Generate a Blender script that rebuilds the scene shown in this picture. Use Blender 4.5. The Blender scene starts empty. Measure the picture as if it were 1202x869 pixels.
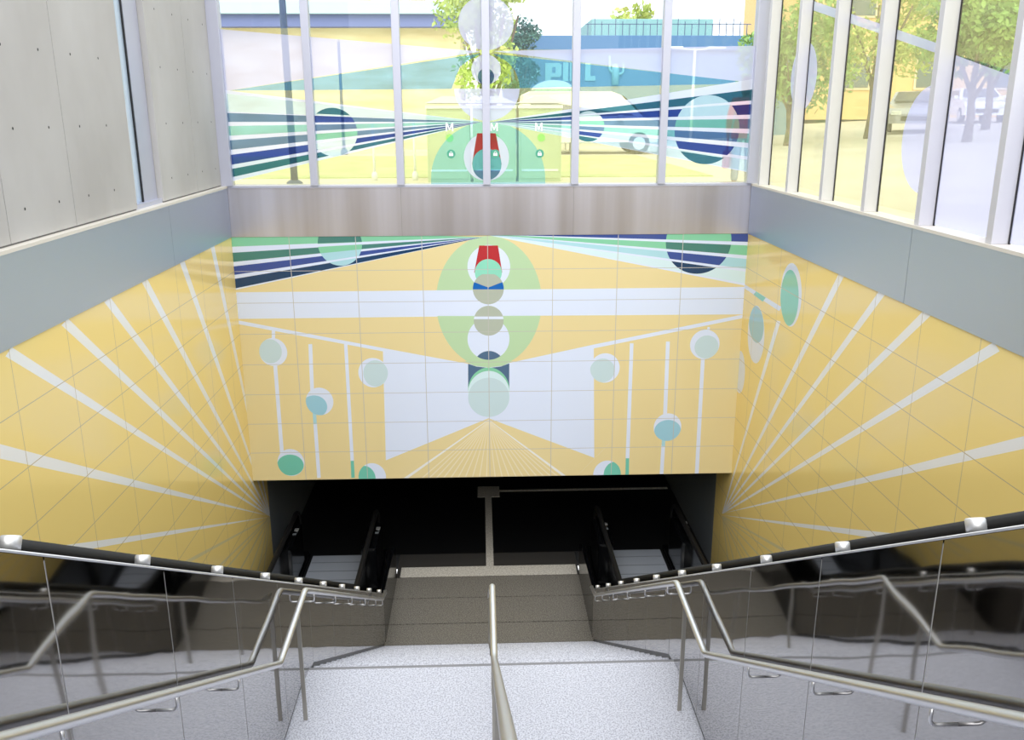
import bpy, bmesh, math, random
from mathutils import Vector, Matrix
from mathutils.geometry import delaunay_2d_cdt
random.seed(7)
C = bpy.context.scene.collection
PI = math.pi

# ------------------------------------------------------------------ materials
def lin(c):
    return tuple(((v/255)/12.92 if v/255 <= .04045 else ((v/255+.055)/1.055)**2.4) for v in c)
M = {}
def pbr(name, rgb, rough=.5, metal=0., spec=.5, bump=None, vary=None, aniso=0., coat=0.):
    m = bpy.data.materials.new(name); m.use_nodes = True
    nt = m.node_tree; b = nt.nodes['Principled BSDF']
    col = (*lin(rgb), 1)
    b.inputs['Base Color'].default_value = col
    b.inputs['Roughness'].default_value = rough
    b.inputs['Metallic'].default_value = metal
    b.inputs['Specular IOR Level'].default_value = spec
    b.inputs['Anisotropic'].default_value = aniso
    b.inputs['Coat Weight'].default_value = coat
    b.inputs['Coat Roughness'].default_value = .05
    tc = nt.nodes.new('ShaderNodeTexCoord')
    if vary:                                   # (scale xyz, rgb2, contrast lo, hi)
        mp = nt.nodes.new('ShaderNodeMapping'); mp.inputs['Scale'].default_value = vary[0]
        nz = nt.nodes.new('ShaderNodeTexNoise'); nz.inputs['Scale'].default_value = 1; nz.inputs['Detail'].default_value = 4
        rp = nt.nodes.new('ShaderNodeValToRGB')
        rp.color_ramp.elements[0].position = vary[2]; rp.color_ramp.elements[1].position = vary[3]
        rp.color_ramp.elements[0].color = (*lin(vary[1]), 1); rp.color_ramp.elements[1].color = col
        nt.links.new(tc.outputs['Object'], mp.inputs[0]); nt.links.new(mp.outputs[0], nz.inputs['Vector'])
        nt.links.new(nz.outputs['Fac'], rp.inputs[0]); nt.links.new(rp.outputs[0], b.inputs['Base Color'])
    if bump:                                   # (scale xyz, strength, distance)
        mp = nt.nodes.new('ShaderNodeMapping'); mp.inputs['Scale'].default_value = bump[0]
        nz = nt.nodes.new('ShaderNodeTexNoise'); nz.inputs['Scale'].default_value = 1; nz.inputs['Detail'].default_value = 2
        bp = nt.nodes.new('ShaderNodeBump'); bp.inputs['Strength'].default_value = bump[1]; bp.inputs['Distance'].default_value = bump[2]
        nt.links.new(tc.outputs['Object'], mp.inputs[0]); nt.links.new(mp.outputs[0], nz.inputs['Vector'])
        nt.links.new(nz.outputs['Fac'], bp.inputs['Height']); nt.links.new(bp.outputs[0], b.inputs['Normal'])
    M[name] = m; return m

def film(name, tint, body, opacity):
    """vinyl film on glass: part of the light passes tinted, part is scattered by the print"""
    m = bpy.data.materials.new(name); m.use_nodes = True
    nt = m.node_tree; nt.nodes.clear()
    out = nt.nodes.new('ShaderNodeOutputMaterial')
    tr = nt.nodes.new('ShaderNodeBsdfTransparent'); tr.inputs[0].default_value = (*lin(tint), 1)
    df = nt.nodes.new('ShaderNodeBsdfDiffuse'); df.inputs[0].default_value = (*lin(body), 1)
    tl = nt.nodes.new('ShaderNodeBsdfTranslucent'); tl.inputs[0].default_value = (*lin(body), 1)
    mx = nt.nodes.new('ShaderNodeMixShader'); mx.inputs[0].default_value = .5
    my = nt.nodes.new('ShaderNodeMixShader'); my.inputs[0].default_value = opacity
    nt.links.new(df.outputs[0], mx.inputs[1]); nt.links.new(tl.outputs[0], mx.inputs[2])
    nt.links.new(tr.outputs[0], my.inputs[1]); nt.links.new(mx.outputs[0], my.inputs[2])
    nt.links.new(my.outputs[0], out.inputs[0])
    M[name] = m

def glass(name, tint, refl):
    m = bpy.data.materials.new(name); m.use_nodes = True
    nt = m.node_tree; nt.nodes.clear()
    out = nt.nodes.new('ShaderNodeOutputMaterial')
    tr = nt.nodes.new('ShaderNodeBsdfTransparent'); tr.inputs[0].default_value = (*lin(tint), 1)
    gl = nt.nodes.new('ShaderNodeBsdfGlossy'); gl.inputs['Roughness'].default_value = 0.0
    lw = nt.nodes.new('ShaderNodeLayerWeight'); lw.inputs[0].default_value = .5
    pw = nt.nodes.new('ShaderNodeMath'); pw.operation = 'POWER'; pw.inputs[1].default_value = 4
    ma = nt.nodes.new('ShaderNodeMath'); ma.operation = 'MULTIPLY_ADD'; ma.inputs[1].default_value = .5; ma.inputs[2].default_value = refl
    mx = nt.nodes.new('ShaderNodeMixShader')
    nt.links.new(lw.outputs['Facing'], pw.inputs[0]); nt.links.new(pw.outputs[0], ma.inputs[0])
    nt.links.new(ma.outputs[0], mx.inputs[0])
    nt.links.new(tr.outputs[0], mx.inputs[1]); nt.links.new(gl.outputs[0], mx.inputs[2])
    nt.links.new(mx.outputs[0], out.inputs[0])
    M[name] = m

# enamel mural colours
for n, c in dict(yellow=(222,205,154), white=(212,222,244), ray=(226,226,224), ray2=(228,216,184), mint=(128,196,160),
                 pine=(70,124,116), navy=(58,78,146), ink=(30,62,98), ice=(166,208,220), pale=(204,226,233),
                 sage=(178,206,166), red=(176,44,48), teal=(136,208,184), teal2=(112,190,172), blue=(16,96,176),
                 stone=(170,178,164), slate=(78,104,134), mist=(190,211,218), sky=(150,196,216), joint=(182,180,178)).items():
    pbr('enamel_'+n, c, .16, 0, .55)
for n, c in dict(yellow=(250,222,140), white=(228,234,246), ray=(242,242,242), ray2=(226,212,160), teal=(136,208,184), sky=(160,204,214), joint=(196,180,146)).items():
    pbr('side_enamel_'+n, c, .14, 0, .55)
# window films
film('film_yellow', (255,251,220), (250,242,190), .22)
film('film_lavender', (232,233,254), (226,226,250), .60)
film('film_white', (235,240,255), (232,236,252), .70)
film('film_teal', (178,216,238), (130,186,200), .30)
film('film_clear_green', (238,250,200), (220,236,160), .12)
film('film_slate', (120,150,190), (104,132,168), .40)
film('film_aqua', (206,240,238), (164,216,208), .30)
film('film_aqua2', (130,196,206), (120,184,196), .45)
film('film_red', (200,84,80), (176,70,70), .60)
film('film_pale', (222,242,248), (214,236,242), .45)
film('film_ice', (200,230,248), (196,226,244), .40)
film('film_grey', (122,152,184), (112,142,172), .38)
film('film_seafoam', (164,218,214), (150,206,204), .38)
film('film_green', (150,214,194), (140,206,186), .38)
film('film_navy', (72,94,168), (66,86,158), .38)
film('film_pine', (74,126,146), (70,120,136), .38)
film('slot_glass', (236,242,248), (206,218,232), .5)
glass('clear_glass', (250,253,255), .03)

pbr('brushed_steel', (232,228,236), .42, 1, .5, vary=((2.2,.1,.1), (206,199,200), .35, .65), bump=((60, 60, 1.5), .05, .01), aniso=.5)  # vary paints vertical reflection streaks into the steel colour
pbr('side_band_steel', (196,206,224), .42, 1, .5, bump=((1, 1, 60), .04, .01))
pbr('mirror_steel', (170,168,167), .04, 1, .5, bump=((.8,.8,.9), .22, .03))
pbr('rail_steel', (222,222,224), .38, 1)
pbr('post_steel', (176,172,162), .4, .9)
pbr('stud_steel', (226,226,226), .45, .8)
pbr('dark_gap', (24,24,24), .6)
pbr('silver_paint', (190,192,208), .42, .35)
pbr('fin_paint', (204,203,208), .42, 0, .4)
pbr('sill', (222,216,206), .45)
pbr('gasket', (22,22,26), .5)
pbr('concrete', (190,188,186), .8, 0, .25, vary=((1.1,1.1,.7), (176,173,170), .3, .7), bump=((14,14,14), .06, .01))
pbr('concrete_dark', (120,118,116), .9)
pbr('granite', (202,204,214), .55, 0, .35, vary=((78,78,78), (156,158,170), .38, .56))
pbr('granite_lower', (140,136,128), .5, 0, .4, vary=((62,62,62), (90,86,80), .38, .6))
pbr('granite_dim', (62,60,58), .5)  # fading light on the concourse floor, put into the stone colour
pbr('nosing', (128,128,132), .6)
pbr('skirting', (70,70,68), .35, .7)
pbr('black_rubber', (8,8,9), .6)
pbr('black_panel', (9,10,12), .15, 0, .5)
pbr('unlit_hall', (12,13,15), .5)  # black puts the darkness of the unlit hall into the colour
pbr('grey_panel', (112,118,122), .5)
pbr('step_metal', (150,156,166), .5)
pbr('tactile', (214,210,200), .7, vary=((40,40,40), (180,174,164), .4, .6))
pbr('pavement', (222,214,190), .85, vary=((.6,.6,.6), (206,198,172), .35, .65))
pbr('asphalt', (206,200,188), .9, vary=((.5,.5,.5), (188,182,170), .3, .7))
pbr('grass', (196,202,150), .95, vary=((1.2,1.2,1.2), (176,188,128), .35, .65))
pbr('beige_wall', (230,218,196), .85, vary=((.6,.6,3), (208,188,156), .35, .65))
pbr('fascia_blue', (112,122,166), .7)
pbr('fascia_teal', (186,210,220), .7)
pbr('blue_wall', (124,158,180), .8, vary=((.4,.4,.4), (112,148,174), .3, .7))
pbr('navy_wall', (84,124,164), .8)
pbr('letter_paint', (172,214,210), .7)
pbr('window_dark', (90,104,112), .1)
pbr('orange_wall', (226,190,132), .85)
pbr('leaf', (150,182,104), .7, 0, .3, vary=((1.5,1.5,1.5), (118,160,84), .35, .65))
pbr('leaf_yellow', (200,208,120), .7, 0, .3, vary=((1.5,1.5,1.5), (168,190,98), .35, .65))
pbr('leaf_blue', (86,128,112), .7, 0, .3, vary=((1.5,1.5,1.5), (60,100,100), .35, .65))
pbr('bark', (108,94,78), .9)
pbr('pole_paint', (88,104,132), .5, .3)
pbr('white_paint', (236,238,240), .5)
pbr('locker_green', (188,204,164), .4)
pbr('bright_green', (120,214,84), .5)
pbr('icon_teal', (72,158,132), .5)
pbr('car_white', (238,240,244), .2, 0, .6, coat=.6)
pbr('car_silver', (176,180,190), .25, .5, .6, coat=.6)
pbr('car_glass', (52,60,70), .06, 0, .8)
pbr('tyre', (30,30,32), .8)
pbr('head_lamp', (230,236,240), .1)
pbr('skin', (190,140,112), .5)
pbr('jacket_red', (226,60,70), .75)
pbr('shirt_blue', (70,70,140), .8)
pbr('trouser_grey', (176,184,200), .8)
pbr('shoe_dark', (38,40,44), .6)
pbr('hair_brown', (70,48,38), .7)
pbr('bag_pink', (222,120,150), .6)
pbr('van_yellow', (244,242,222), .35)
pbr('teal_cloth', (140,182,176), .8)

# ------------------------------------------------------------------ mesh helpers
class MB:
    def __init__(s): s.bm = bmesh.new(); s.slots = []
    def slot(s, m):
        if m not in s.slots: s.slots.append(m)
        return s.slots.index(m)
    def face(s, vs, m):
        f = s.bm.faces.new(vs); f.material_index = s.slot(m); return f
    def poly(s, pts, m): return s.face([s.bm.verts.new(p) for p in pts], m)
    def box(s, a, b, m, bevel=0):
        x0,x1=sorted((a[0],b[0]));y0,y1=sorted((a[1],b[1]));z0,z1=sorted((a[2],b[2]))
        v=[s.bm.verts.new(p) for p in ((x0,y0,z0),(x1,y0,z0),(x1,y1,z0),(x0,y1,z0),(x0,y0,z1),(x1,y0,z1),(x1,y1,z1),(x0,y1,z1))]
        fs=[s.face([v[i] for i in q],m) for q in ((0,3,2,1),(4,5,6,7),(0,1,5,4),(1,2,6,5),(2,3,7,6),(3,0,4,7))]
        if bevel:
            es={e for f in fs for e in f.edges}
            bmesh.ops.bevel(s.bm,geom=list(es),offset=bevel,segments=2,affect='EDGES',profile=.6)
        return s
    def prism(s, pts, axis, a, b, m):
        """polygon pts in the plane normal to axis, extruded from a to b"""
        def P(u,v,w):
            return {'x':(w,u,v),'y':(u,w,v),'z':(u,v,w)}[axis]
        A=[s.bm.verts.new(P(u,v,a)) for u,v in pts]; B=[s.bm.verts.new(P(u,v,b)) for u,v in pts]
        n=len(pts); s.face(A[::-1],m); s.face(B,m)
        for i in range(n): s.face([A[i],A[(i+1)%n],B[(i+1)%n],B[i]],m)
        return s
    def tube(s, pts, r, m, n=14, cap=True):
        pts=[Vector(p) for p in pts]; rings=[]
        rr = r if isinstance(r,(list,tuple)) else [r]*len(pts)
        up=None
        for i,p in enumerate(pts):
            t=((pts[i]-pts[i-1]).normalized() if i>0 else Vector((0,0,0)))+((pts[i+1]-pts[i]).normalized() if i<len(pts)-1 else Vector((0,0,0)))
            t.normalize()
            if up is None:
                up=Vector((0,0,1)) if abs(t.z)<.95 else Vector((0,1,0))
            u=(up-t*up.dot(t)).normalized(); v=t.cross(u); up=u
            k=1.0
            if 0<i<len(pts)-1:
                c=(pts[i]-pts[i-1]).normalized().dot(t); k=1/max(c,.5)
            rings.append([s.bm.verts.new(p+(u*math.cos(a)+v*math.sin(a))*rr[i]*(1 if k<1.02 else k**.5)) for a in [2*PI*j/n for j in range(n)]])
        for A,B in zip(rings,rings[1:]):
            for j in range(n):
                f=s.face([A[j],A[(j+1)%n],B[(j+1)%n],B[j]],m); f.smooth=True
        if cap: s.face(rings[0][::-1],m); s.face(rings[-1],m)
        return s
    def build(s, name, parent=None):
        bmesh.ops.recalc_face_normals(s.bm,faces=s.bm.faces)
        me=bpy.data.meshes.new(name); s.bm.to_mesh(me); s.bm.free()
        for m in s.slots: me.materials.append(M[m])
        o=bpy.data.objects.new(name,me); C.objects.link(o)
        if parent is not None: o.parent=parent
        return o
def shift(mb_obj, base):
    """move a mesh object's vertices so that its origin is at base"""
    b=Vector(base); mb_obj.data.transform(Matrix.Translation(-b)); mb_obj.location=b; return mb_obj
def tag(o, label, cat, group=None, kind=None):
    o['label']=label; o['category']=cat
    if group: o['group']=group
    if kind: o['kind']=kind
    return o
def empty(name, loc=(0,0,0), rz=0, label=None, cat=None, group=None):
    o=bpy.data.objects.new(name,None); C.objects.link(o); o.location=loc; o.rotation_euler=(0,0,rz); o.empty_display_size=.2
    if label: tag(o,label,cat,group)
    return o
def structure(o): o['kind']='structure'; return o
def copy_tree(o, parent=None):
    c=o.copy(); C.objects.link(c)
    if parent is not None: c.parent=parent
    for ch in list(o.children): copy_tree(ch,c)
    return c
def fillet(pts, r, n=6):
    """round the corners of a polyline"""
    P=[Vector(p) for p in pts]; out=[P[0]]
    for i in range(1,len(P)-1):
        a=(P[i-1]-P[i]); b=(P[i+1]-P[i]); d=min(r,a.length*.45,b.length*.45)
        A=P[i]+a.normalized()*d; B=P[i]+b.normalized()*d
        for k in range(n+1):
            t=k/n; out.append((A*(1-t)+P[i]*t)*(1-t)+(P[i]*(1-t)+B*t)*t)
    out.append(P[-1]); return out

# ------------------------------------------------------------------ flat artwork: planar subdivision, one material per region
def region_mesh(name, base, rect, shapes, to3d, prefix, parent=None, joints=(), base_none=False):
    polys=[]; u0,v0,u1,v1=rect
    def expand(k,d):
        if k=='P': return list(d)
        cx,cy,rx,ry=d; return [(cx+rx*math.cos(2*PI*i/64),cy+ry*math.sin(2*PI*i/64)) for i in range(64)]
    polys.append([(u0,v0),(u1,v0),(u1,v1),(u0,v1)])
    for m,k,d,i,w in shapes: polys.append(expand(k,d))
    for a,b,c,d in joints: polys.append([(a,b),(c,b),(c,d),(a,d)])
    verts=[];faces=[]
    for p in polys:
        ar=sum(p[i][0]*p[(i+1)%len(p)][1]-p[(i+1)%len(p)][0]*p[i][1] for i in range(len(p)))
        if ar<0: p=p[::-1]
        faces.append(list(range(len(verts),len(verts)+len(p)))); verts+= [Vector(q) for q in p]
    V,E,F,_,_,OF=delaunay_2d_cdt(verts,[],faces,0,1e-5,True)
    ids={s[3]:n+1 for n,s in enumerate(shapes) if s[3]}
    mb=MB(); bv={}
    for f,of in zip(F,OF):
        S=set(of)
        if 0 not in S: continue
        mat=base
        if any(n>len(shapes) for n in S): mat='joint'
        else:
            for n in range(len(shapes),0,-1):
                s=shapes[n-1]
                if n in S and s[0]!='none' and (s[4] is None or ids[s[4]] in S): mat=s[0]; break
        if mat is None: continue
        vs=[]
        for i in f:
            if i not in bv: bv[i]=mb.bm.verts.new(to3d(*V[i]))
            vs.append(bv[i])
        mb.face(vs,prefix+mat)
    return mb.build(name,parent)

MURAL_FRONT = [
    ('sage', 'E', (0.118, -1.61, 0.814, 1.029), 'g', None),
    ('white', 'P', [(0.038, -0.599), (-3.836, -0.502), (-3.918, -1.408)], 'fl', None),
    ('mint', 'P', [(0.038, -0.599), (-3.779, -0.436), (-3.805, -0.717)], None, None),
    ('pine', 'P', [(0.038, -0.599), (-3.813, -0.81), (-3.826, -0.954)], None, None),
    ('navy', 'P', [(0.038, -0.599), (-3.832, -1.023), (-3.845, -1.159)], None, None),
    ('ink', 'P', [(0.038, -0.599), (-3.85, -1.221), (-3.864, -1.375)], None, None),
    ('ice', 'E', (-2.114, -0.682, 0.331, 0.333), 'cl', None),
    ('pine', 'P', [(0.038, -0.599), (-3.704, -0.439), (-3.729, -0.715)], None, 'cl'),
    ('mint', 'P', [(0.038, -0.599), (-3.729, -0.715), (-3.741, -0.853)], None, 'cl'),
    ('mint', 'P', [(0.038, -0.599), (-3.737, -0.806), (-3.749, -0.947)], None, 'cl'),
    ('ice', 'P', [(0.038, -0.599), (-3.749, -0.947), (-3.775, -1.235)], None, 'cl'),
    ('ice', 'P', [(0.038, -0.599), (-3.751, -0.969), (-3.792, -1.432)], None, 'cl'),
    ('white', 'P', [(0.038, -0.599), (-3.767, -1.148), (-3.771, -1.196)], None, 'cl'),
    ('white', 'P', [(0.038, -0.599), (-3.73, -0.725), (-3.736, -0.795)], None, 'cl'),
    ('white', 'P', [(0.039, -0.555), (4.149, -0.519), (4.213, -1.403)], 'fr', None),
    ('navy', 'P', [(0.039, -0.555), (4.072, -0.544), (4.083, -0.7)], None, None),
    ('mint', 'P', [(0.039, -0.555), (4.087, -0.755), (4.098, -0.909)], None, None),
    ('ice', 'P', [(0.039, -0.555), (4.102, -0.964), (4.113, -1.12)], None, None),
    ('pale', 'P', [(0.039, -0.555), (4.116, -1.166), (4.13, -1.353)], None, None),
    ('mint', 'P', [(0.039, -0.555), (4.072, -0.544), (4.083, -0.7)], None, 'cr'),
    ('pine', 'P', [(0.039, -0.555), (4.087, -0.755), (4.098, -0.909)], None, 'cr'),
    ('navy', 'P', [(0.039, -0.555), (4.102, -0.964), (4.113, -1.12)], None, 'cr'),
    ('ink', 'P', [(0.039, -0.555), (4.116, -1.166), (4.13, -1.353)], None, 'cr'),
    ('none', 'E', (3.322, -0.693, 0.503, 0.493), 'cr', None),
    ('white', 'P', [(-3.816, -1.409), (0.107, -1.406), (4.16, -1.397), (4.191, -1.832), (0.103, -1.817), (-3.853, -1.822)], None, None),
    ('white', 'P', [(-3.776, -1.836), (-1.546, -2.308), (0.095, -2.646), (1.755, -2.292), (4.084, -1.835), (4.088, -1.892), (1.756, -2.354), (1.806, -4.196), (0.093, -3.489), (-1.571, -4.184), (-1.541, -2.363), (-3.781, -1.894)], None, None),
    ('sage', 'E', (0.118, -1.61, 0.814, 1.029), None, 'low'),
    ('none', 'P', [(-0.856, -1.807), (1.121, -1.827), (1.755, -2.292), (0.095, -2.646), (-1.546, -2.308)], 'low', None),
    ('sage', 'P', [(-0.278, -2.537), (0.484, -2.547), (0.323, -2.621), (0.106, -2.646), (-0.119, -2.616)], None, None),
    ('ray', 'P', [(0.096, -3.521), (-1.34, -4.587), (-1.364, -4.547), (0.091, -3.514)], None, None),
    ('ray', 'P', [(0.096, -3.514), (1.471, -4.598), (1.445, -4.636), (0.091, -3.521)], None, None),
    ('ray2', 'P', [(0.095, -3.535), (-1.069, -4.58), (-1.082, -4.563), (0.091, -3.53)], None, None),
    ('ray2', 'P', [(0.095, -3.535), (-0.944, -4.582), (-0.958, -4.566), (0.091, -3.53)], None, None),
    ('ray2', 'P', [(0.096, -3.535), (-0.819, -4.584), (-0.834, -4.569), (0.091, -3.53)], None, None),
    ('ray2', 'P', [(0.096, -3.535), (-0.694, -4.586), (-0.71, -4.571), (0.09, -3.53)], None, None),
    ('ray2', 'P', [(0.096, -3.534), (-0.568, -4.587), (-0.585, -4.574), (0.09, -3.53)], None, None),
    ('ray2', 'P', [(0.096, -3.534), (-0.443, -4.588), (-0.461, -4.577), (0.09, -3.531)], None, None),
    ('ray2', 'P', [(0.096, -3.534), (-0.318, -4.59), (-0.337, -4.581), (0.09, -3.531)], None, None),
    ('ray2', 'P', [(0.096, -3.533), (-0.192, -4.591), (-0.212, -4.584), (0.09, -3.531)], None, None),
    ('ray2', 'P', [(0.096, -3.533), (-0.067, -4.592), (-0.087, -4.588), (0.09, -3.532)], None, None),
    ('ray2', 'P', [(0.096, -3.533), (0.058, -4.592), (0.038, -4.591), (0.09, -3.532)], None, None),
    ('ray2', 'P', [(0.096, -3.532), (0.211, -4.593), (0.191, -4.596), (0.09, -3.533)], None, None),
    ('ray2', 'P', [(0.096, -3.532), (0.337, -4.594), (0.316, -4.599), (0.09, -3.533)], None, None),
    ('ray2', 'P', [(0.096, -3.531), (0.462, -4.595), (0.442, -4.603), (0.09, -3.534)], None, None),
    ('ray2', 'P', [(0.096, -3.531), (0.587, -4.596), (0.568, -4.606), (0.09, -3.534)], None, None),
    ('ray2', 'P', [(0.096, -3.53), (0.712, -4.598), (0.694, -4.609), (0.09, -3.534)], None, None),
    ('ray2', 'P', [(0.096, -3.53), (0.837, -4.599), (0.82, -4.612), (0.09, -3.534)], None, None),
    ('ray2', 'P', [(0.096, -3.53), (0.962, -4.601), (0.946, -4.615), (0.09, -3.535)], None, None),
    ('ray2', 'P', [(0.096, -3.53), (1.087, -4.602), (1.073, -4.618), (0.091, -3.535)], None, None),
    ('ray2', 'P', [(0.095, -3.53), (1.213, -4.604), (1.199, -4.621), (0.091, -3.535)], None, None),
    ('ray2', 'P', [(0.095, -3.53), (1.338, -4.606), (1.325, -4.623), (0.091, -3.535)], None, None),
    ('ray', 'P', [(2.057, -3.942), (1.513, -4.528), (1.512, -4.527), (2.056, -3.941)], None, None),
    ('white', 'E', (0.121, -1.049, 0.325, 0.331), None, None),
    ('red', 'P', [(-0.021, -0.725), (0.262, -0.727), (0.325, -1.14), (-0.104, -1.137)], None, None),
    ('teal', 'E', (0.113, -1.139, 0.206, 0.207), 't', None),
    ('blue', 'E', (0.11, -1.39, 0.238, 0.243), 'b', None),
    ('stone', 'P', [(-0.154, -1.397), (0.382, -1.402), (0.381, -1.699), (-0.158, -1.693)], None, 'b'),
    ('stone', 'P', [(-0.165, -1.261), (0.11, -1.37), (0.383, -1.266), (0.383, -1.115), (-0.162, -1.11)], None, 'b'),
    ('teal', 'P', [(-0.159, -0.901), (0.397, -0.906), (0.396, -1.167), (-0.163, -1.162)], None, 't'),
    ('white', 'E', (0.105, -2.185, 0.327, 0.336), 'w4', None),
    ('stone', 'E', (0.111, -1.893, 0.231, 0.237), 'd3', None),
    ('white', 'P', [(-0.2, -1.822), (0.433, -1.828), (0.433, -1.87), (-0.2, -1.864)], None, 'd3'),
    ('slate', 'E', (0.109, -2.627, 0.241, 0.25), None, 'w4'),
    ('slate', 'P', [(-0.219, -2.58), (-0.092, -2.627), (0.106, -2.653), (0.296, -2.632), (0.428, -2.582), (0.426, -2.98), (-0.225, -2.971)], None, None),
    ('mint', 'E', (0.101, -3.021, 0.327, 0.375), None, None),
    ('pale', 'E', (0.101, -3.063, 0.327, 0.361), None, None),
    ('mist', 'E', (0.1, -3.141, 0.327, 0.327), None, None),
    ('white', 'P', [(-3.18, -2.011), (-3.193, -2.173), (-3.245, -2.173), (-3.232, -2.01)], None, None),
    ('white', 'P', [(-3.192, -2.554), (-3.194, -4.221), (-3.255, -4.225), (-3.251, -2.558)], None, None),
    ('white', 'E', (-3.235, -2.355, 0.215, 0.224), 'l1', None),
    ('mist', 'E', (-3.28, -2.341, 0.177, 0.192), None, 'l1'),
    ('white', 'P', [(-2.628, -2.233), (-2.647, -3.008), (-2.707, -3.009), (-2.687, -2.235)], None, None),
    ('ice', 'P', [(-2.638, -3.347), (-2.638, -3.547), (-2.692, -3.55), (-2.692, -3.35)], None, None),
    ('white', 'P', [(-2.636, -3.547), (-2.632, -4.468), (-2.69, -4.471), (-2.693, -3.55)], None, None),
    ('white', 'E', (-2.571, -3.17, 0.216, 0.229), 'l2', None),
    ('sky', 'E', (-2.657, -3.253, 0.201, 0.185), None, 'l2'),
    ('white', 'P', [(-2.085, -2.239), (-2.084, -4.181), (-2.138, -4.184), (-2.138, -2.241)], None, None),
    ('teal2', 'P', [(-2.084, -4.182), (-2.085, -4.478), (-2.14, -4.48), (-2.138, -4.184)], None, None),
    ('white', 'E', (-3.093, -4.197, 0.214, 0.233), 'l3', None),
    ('teal2', 'E', (-3.103, -4.24, 0.211, 0.181), None, 'l3'),
    ('white', 'E', (-1.709, -2.708, 0.23, 0.24), 'l4', None),
    ('mist', 'E', (-1.67, -2.722, 0.193, 0.216), None, 'l4'),
    ('white', 'E', (-1.802, -4.47, 0.222, 0.241), 'l5', None),
    ('teal2', 'E', (-1.927, -4.498, 0.178, 0.224), None, 'l5'),
    ('white', 'P', [(3.523, -2.53), (3.536, -4.58), (3.472, -4.575), (3.462, -2.526)], None, None),
    ('white', 'P', [(3.578, -2.034), (3.57, -2.116), (3.529, -2.109), (3.538, -2.027)], None, None),
    ('white', 'E', (3.51, -2.311, 0.234, 0.239), 'r1', None),
    ('mist', 'E', (3.54, -2.353, 0.19, 0.188), None, 'r1'),
    ('white', 'P', [(2.954, -2.259), (2.965, -3.518), (2.902, -3.515), (2.893, -2.256)], None, None),
    ('white', 'P', [(2.957, -3.987), (2.952, -4.57), (2.891, -4.565), (2.897, -3.983)], None, None),
    ('ice', 'P', [(2.957, -3.884), (2.956, -4.017), (2.9, -4.012), (2.901, -3.88)], None, None),
    ('white', 'E', (2.982, -3.686, 0.224, 0.237), 'r2', None),
    ('sky', 'E', (2.986, -3.744, 0.216, 0.183), None, 'r2'),
    ('white', 'P', [(2.381, -2.28), (2.38, -4.214), (2.32, -4.211), (2.323, -2.277)], None, None),
    ('teal2', 'P', [(2.378, -4.214), (2.383, -4.558), (2.326, -4.556), (2.322, -4.212)], None, None),
    ('white', 'E', (1.94, -2.678, 0.234, 0.242), 'r4', None),
    ('mist', 'E', (1.901, -2.718, 0.197, 0.197), None, 'r4'),
    ('white', 'E', (2.023, -4.492, 0.227, 0.244), 'r5', None),
    ('teal2', 'E', (2.149, -4.495, 0.182, 0.225), None, 'r5'),
]
MURAL_LEFT = [
    ('ray', 'P', [(14.332, -5.523), (12.424, -0.546), (12.601, -0.56), (14.399, -5.551)], None, None),
    ('ray', 'P', [(14.333, -5.525), (11.116, -0.575), (11.301, -0.584), (14.399, -5.55)], None, None),
    ('ray', 'P', [(14.334, -5.527), (9.821, -0.579), (9.996, -0.578), (14.397, -5.547)], None, None),
    ('ray', 'P', [(14.337, -5.529), (8.792, -0.585), (8.949, -0.57), (14.395, -5.545)], None, None),
    ('ray', 'P', [(14.34, -5.532), (7.848, -0.599), (7.987, -0.569), (14.391, -5.542)], None, None),
    ('ray', 'P', [(14.345, -5.536), (6.868, -0.619), (6.975, -0.571), (14.386, -5.539)], None, None),
    ('ray', 'P', [(14.366, -5.537), (6.588, -1.244), (6.555, -1.351)], None, None),
    ('ray', 'P', [(14.361, -5.551), (7.085, -2.378), (7.062, -2.451)], None, None),
    ('ray2', 'P', [(14.37, -5.561), (10.004, -4.156), (9.957, -4.085), (14.352, -5.541)], None, None),
    ('ray2', 'P', [(14.375, -5.563), (11.346, -4.911), (11.291, -4.857), (14.346, -5.54)], None, None),
    ('ray2', 'P', [(14.377, -5.563), (11.581, -5.103), (11.529, -5.057), (14.345, -5.539)], None, None),
    ('ray2', 'P', [(14.38, -5.563), (12.201, -5.5), (12.133, -5.448), (14.342, -5.539)], None, None),
    ('ray2', 'P', [(14.381, -5.563), (12.698, -5.833), (12.637, -5.791), (14.34, -5.539)], None, None),
    ('ray2', 'P', [(14.382, -5.563), (13.155, -6.118), (13.095, -6.08), (14.339, -5.539)], None, None),
    ('ray2', 'P', [(14.383, -5.562), (13.545, -6.368), (13.484, -6.331), (14.338, -5.54)], None, None),
]
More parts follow.
